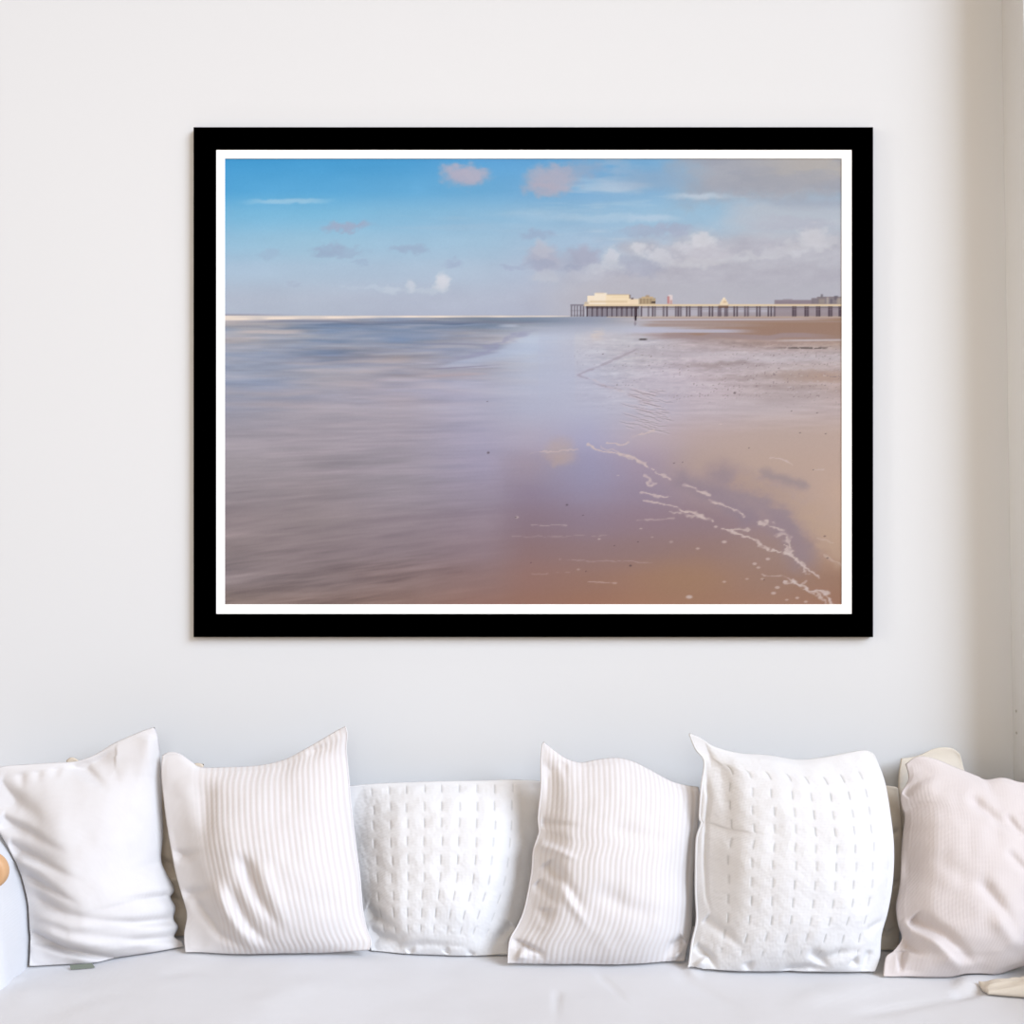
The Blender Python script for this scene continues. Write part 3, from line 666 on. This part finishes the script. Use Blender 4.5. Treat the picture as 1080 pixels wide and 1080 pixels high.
# cushions leaning at the back, mostly hidden
cushion('a', 'beige cushion behind, seen in the gap between the two left cushions',
  [(70,802),(78,799),(100,812),(145,818),(190,812),(206,805),(215,806)], [(215,806),(214,850),(212,920),(214,1003)],
  [(72,1003),(120,1004),(214,1003)], [(70,802),(74,860),(73,930),(72,1003)], .085, .165, .012, .02, M['beige'],
  [([(160,905),(185,915),(205,905)],5,-.006,0),([(165,940),(190,952),(212,945)],5,-.007,0),([(168,975),(190,988),(212,980)],5,-.006,0),([(165,922),(200,932)],5,.006,0),([(165,962),(200,968)],5,.006,0)])
cushion('c', 'cream cushion tucked in behind the tall tufted cushion, only its edge showing',
  [(800,824),(850,826),(900,828),(930,828),(947,830)], [(947,830),(951,870),(951,920),(949,970),(947,1024)],
  [(802,1018),(870,1022),(947,1024)], [(800,824),(803,880),(804,950),(802,1018)], .055, .19, .035, .03, M['cream'],
  [([(925,870),(940,880),(955,872)],3,-.005,0),([(925,925),(940,932),(955,926)],3,-.006,0),([(920,978),(935,985),(950,975)],3,-.006,0)])
cushion('d', 'cream cushion in the corner behind the blush cushion, one corner showing above it',
  [(950,800),(968,797),(987,789),(1004,789),(1013,796)], [(1013,796),(1020,830),(1024,900),(1022,1000)],
  [(952,1004),(990,1004),(1022,1000)], [(950,800),(947,830),(948,900),(952,1004)], .040, .12, .025, .02, M['cream'],
  [([(955,830),(965,812),(975,803)],4,-.004,0)])

P1 = cushion('p1', 'plain off-white linen cushion at the left end, leaning on the sofa arm',
  [(-14,820),(0,809),(30,806),(60,804),(80,803),(100,796),(120,784),(140,775),(155,769),(163,767)],
  [(163,767),(167,778),(169,795),(170,815),(171,850),(172,880),(170,906),(175,920),(184,938),(180,946),(185,957),(183,969),(188,978),(184,988),(193,994),(195,1005)],
  [(30,1019),(79,1021),(101,1021),(144,1013),(195,1005)],
  [(-14,820),(-12,850),(-4,872),(8,893),(20,920),(26,957),(29,993),(30,1019)], .16, .285, .105, .05, M['linen'],
  [([(-6,836),(25,850),(75,880)],11,-.013,.05),([(0,866),(35,878),(95,905)],6,-.010,.05),([(8,893),(45,905),(115,935)],5,-.009,.05),([(12,902),(50,918),(105,948)],7,.008),
   ([(20,920),(65,938),(105,955)],4,-.007),([(26,940),(80,962),(150,974)],5,-.006),([(26,960),(85,975),(140,980)],6,.006),
   ([(28,985),(70,1000),(125,1011),(190,1006)],4.5,-.016,.1),([(27,970),(80,990),(130,998),(190,992)],7,.008),
   ([(186,942),(160,946),(130,950)],4,-.006,.05),([(186,970),(150,972),(110,968)],4,-.007,.05),([(188,990),(150,990),(110,985)],4,-.004,.05),([(172,910),(155,916),(140,922)],5,-.004,.05),
   ([(82,806),(105,822),(128,838)],5,-.007,0),([(95,800),(125,812),(150,800)],16,-.010,0),([(164,775),(158,810),(150,850)],10,.006,.1),
   ([(22,813),(30,835)],5,-.003),([(42,811),(46,830)],5,-.003),([(60,808),(66,826)],5,-.003)], tilt=-.0003, turn=(.5,0))
tp = []
for px,dd,up in ((74,.315,.010),(97,.315,.010),(100,.322,.0035),(75,.322,.0035)):
    q_ = ray(px,1019,dd); q_[2] = seat_top(q_[0],dd)+up; tp.append(q_-np.array(P1.location))
tv = tp+[p+np.array([0,-.0015,-.0015]) for p in tp]
tg = mesh_obj('care_tag', tv, [(0,1,2,3),(4,7,6,5),(0,4,5,1),(1,5,6,2),(2,6,7,3),(3,7,4,0)], M['tag_cloth'], P1, False)
tg['label'] = 'grey-green woven tag at the bottom seam'

cushion('p2', 'ribbed off-white cushion second from the left, peaked at its right corner',
  [(171,797),(179,793),(190,795),(202,803),(212,809),(240,809),(274,807),(300,801),(318,792),(339,780),(356,770),(364,766)],
  [(364,766),(366,775),(365,790),(367,812),(370,848),(374,884),(379,921),(382,957),(386,978),(391,992),(390,1002)],
  [(195,1005),(225,1008),(260,1009),(300,1007),(343,1005),(390,1002)],
  [(171,797),(170,816),(173,848),(177,877),(181,899),(185,920),(191,942),(197,964),(194,985),(195,1005)], .155, .285, .105, .05, M['rib'],
  [([(232,920),(246,960),(270,995),(300,1003)],8,.010),([(260,895),(280,945),(305,985)],6,-.010),([(248,930),(270,975),(292,1000)],6,-.009),
   ([(196,935),(235,985),(275,1003)],5,-.007),([(180,902),(200,903),(225,896)],5,-.007,.05),([(190,945),(215,940),(235,935)],5,-.006,.05),
   ([(280,900),(300,950),(320,1000)],7,.005),([(215,815),(222,870),(225,920)],12,-.007),([(320,795),(345,790),(362,780)],6,-.004)],
  pattern=ribs(5.8,.0007,.17,.13,-.02), res=1.15, turn=(.42,.0), piping=M['rib'], pipe_sides='r', pipe_r=.0018)

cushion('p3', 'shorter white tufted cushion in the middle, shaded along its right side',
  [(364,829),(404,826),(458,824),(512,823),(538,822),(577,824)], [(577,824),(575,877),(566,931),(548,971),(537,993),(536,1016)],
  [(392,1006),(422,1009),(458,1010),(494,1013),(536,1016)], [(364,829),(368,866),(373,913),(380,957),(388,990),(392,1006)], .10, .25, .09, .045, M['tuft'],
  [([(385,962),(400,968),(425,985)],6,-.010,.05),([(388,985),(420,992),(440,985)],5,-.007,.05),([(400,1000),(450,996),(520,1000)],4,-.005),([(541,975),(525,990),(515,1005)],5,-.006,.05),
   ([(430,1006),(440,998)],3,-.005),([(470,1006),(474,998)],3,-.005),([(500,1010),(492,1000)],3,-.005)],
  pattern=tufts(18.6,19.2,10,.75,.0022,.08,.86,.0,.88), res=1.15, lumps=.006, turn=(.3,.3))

cushion('p4', 'white ribbed cushion right of the short tufted one, peaked at its left corner',
  [(573,782),(582,789),(596,799),(612,804),(630,801),(650,799),(668,803),(686,812),(711,825),(737,830)],
  [(737,830),(739,848),(735,884),(732,921),(731,957),(729,985),(724,1005),(721,1024)],
  [(536,1016),(570,1017),(603,1019),(657,1021),(702,1019),(721,1024)],
  [(573,782),(571,801),(571,830),(568,863),(569,878),(563,897),(561,921),(554,957),(547,975),(538,992),(536,1016)], .16, .30, .105, .05, M['rib_white'],
  [([(570,868),(590,870),(615,872)],4,-.006,.05),([(568,890),(590,898),(612,908)],4,.007,.05),([(575,908),(592,930),(618,962)],7,-.011,.1),([(565,930),(580,945),(590,955)],5,-.006,.05),
   ([(574,955),(574,978)],6,-.007),([(632,870),(670,882),(720,892)],9,-.004),([(620,935),(660,955),(715,970)],9,-.004),([(585,920),(600,950),(625,985)],5,.006),
   ([(578,800),(582,830),(585,860)],9,-.006),([(592,800),(600,830)],4,-.003),
   ([(538,994),(552,996),(570,1004),(572,1018)],3,-.010,.02),([(545,1005),(560,1012)],8,.008),([(720,990),(708,996),(700,1012)],4,-.008,.02),([(712,1004),(716,1012)],6,.006)],
  pattern=ribs(5.8,.0006,.03,.03,.0), res=1.15, tilt=-.0002, turn=(.22,.25), piping=M['rib_white'], pipe_sides='l')

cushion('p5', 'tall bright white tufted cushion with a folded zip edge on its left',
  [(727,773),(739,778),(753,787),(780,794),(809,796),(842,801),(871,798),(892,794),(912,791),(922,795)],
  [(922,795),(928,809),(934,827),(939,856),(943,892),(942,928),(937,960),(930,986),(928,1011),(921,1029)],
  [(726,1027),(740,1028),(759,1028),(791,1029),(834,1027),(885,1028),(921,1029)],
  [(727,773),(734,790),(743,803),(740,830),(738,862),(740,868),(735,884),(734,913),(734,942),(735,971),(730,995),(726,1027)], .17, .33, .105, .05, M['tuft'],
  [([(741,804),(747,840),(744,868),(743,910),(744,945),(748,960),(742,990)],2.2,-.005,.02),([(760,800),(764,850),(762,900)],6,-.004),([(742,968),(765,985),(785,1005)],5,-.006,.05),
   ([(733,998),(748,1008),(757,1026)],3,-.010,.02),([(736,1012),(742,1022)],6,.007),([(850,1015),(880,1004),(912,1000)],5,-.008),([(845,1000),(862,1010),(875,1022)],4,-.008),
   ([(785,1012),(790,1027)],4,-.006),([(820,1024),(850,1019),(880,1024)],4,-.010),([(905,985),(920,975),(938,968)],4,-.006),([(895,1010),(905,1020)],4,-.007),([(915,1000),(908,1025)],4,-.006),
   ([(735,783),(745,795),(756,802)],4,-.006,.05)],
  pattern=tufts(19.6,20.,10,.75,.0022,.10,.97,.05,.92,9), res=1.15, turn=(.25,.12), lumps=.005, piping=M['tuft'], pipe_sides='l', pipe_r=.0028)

cushion('p7', 'plain blush-beige cushion at the right end, beside the corner',
  [(955,806),(967,798),(985,800),(1010,810),(1030,818),(1040,822),(1058,820),(1078,825),(1097,822)],
  [(1097,822),(1100,880),(1100,950),(1096,1014)],
  [(931,1031),(950,1031),(975,1032),(1000,1032),(1040,1031),(1070,1022),(1096,1014)],
  [(955,806),(958,822),(950,838),(951,852),(954,862),(951,890),(949,930),(945,955),(947,975),(951,990),(942,1003),(934,1010),(931,1031)], .13, .345, .095, .045, M['waffle'],
  [([(945,975),(980,1000),(1015,1030)],5,.011,.05),([(958,968),(990,990),(1030,1025)],5,-.011,.05),([(945,990),(962,1003),(975,1010)],4,-.009,.02),
   ([(1010,840),(1040,868),(1080,895)],6,-.008),([(1050,860),(1065,880),(1085,895)],4,-.006),([(1045,900),(1065,920),(1085,932)],5,-.007),([(1015,930),(1040,960),(1062,985)],6,-.008),
   ([(1025,965),(1055,995),(1085,1005)],7,.007),([(970,900),(1000,930),(1040,950)],9,-.004),([(952,838),(966,826),(985,822)],4,-.005,.02),([(975,1010),(1010,1020),(1050,1012)],6,.005),([(950,1003),(950,1015),(948,1030)],3,-.012,.02)],
  pattern=waffle(3.6,.0004), res=1.2, tilt=-.0001, turn=(.2,0), lumps=.007)

# ------------------------------------------------------------------ bunched throw at the right end
nx_, ny_ = 60, 36
a_, b_ = np.meshgrid(np.linspace(0,1,nx_), np.linspace(0,1,ny_))
x_ = 1.005+a_*.205; d_ = .395+b_*(.05+.05*a_)
e_ = (np.clip(1-np.abs(2*b_-1)**2.2,0,1)*np.clip(a_*1.3,0,1)*np.clip((1-a_)*8,0,1))**.6
z_ = seat_top(x_,d_)+.010+e_*(.036+.020*vnoise(a_*4,b_*5,60)+.012*vnoise(a_*9,b_*9,61)+.008*np.sin(9*a_+5*b_))
V = np.concatenate([np.stack([x_,-d_,z_],-1).reshape(-1,3), np.stack([x_,-d_,seat_top(x_,d_)+.004],-1).reshape(-1,3)])
m_ = nx_*ny_; Fc = []
for r in range(ny_-1):
    for c in range(nx_-1):
        k0 = r*nx_+c; Fc += [(k0,k0+nx_,k0+nx_+1,k0+1),(m_+k0,m_+k0+1,m_+k0+nx_+1,m_+k0+nx_)]
rim = [c for c in range(nx_)]+[r*nx_+nx_-1 for r in range(1,ny_)]+[(ny_-1)*nx_+c for c in range(nx_-2,-1,-1)]+[r*nx_ for r in range(ny_-2,0,-1)]
for i in range(len(rim)):
    j = (i+1)%len(rim); Fc.append((rim[i],rim[j],m_+rim[j],m_+rim[i]))
tag(mesh_obj('throw_blanket', V, Fc, M['cream']), 'bunched cream throw on the right end of the seat in front of the blush cushion', 'blanket')

# ------------------------------------------------------------------ two small screws in the right wall by the corner
for (py,lb) in ((750,'upper of two small grey screws in the right wall by the corner'),(773,'lower of two small grey screws in the right wall by the corner')):
    dd_ = .022; zc = CAM_Z-(py-540)*(CAM_D-dd_)/F; xc = xr(zc)
    V = []; ns_ = 14
    for (rr,dx) in ((.0035,.004),(.0035,-.0008),(.0028,-.0016),(.0003,-.0018)):
        V += [(xc+dx, -dd_+rr*np.cos(t), zc+rr*np.sin(t)) for t in np.linspace(0,2*np.pi,ns_,endpoint=False)]
    Fc = [(r*ns_+c, r*ns_+(c+1)%ns_, (r+1)*ns_+(c+1)%ns_, (r+1)*ns_+c) for r in range(3) for c in range(ns_)]
    tag(mesh_obj('screw', V, Fc, M['steel']), lb, 'screw', 'screws in the right wall')
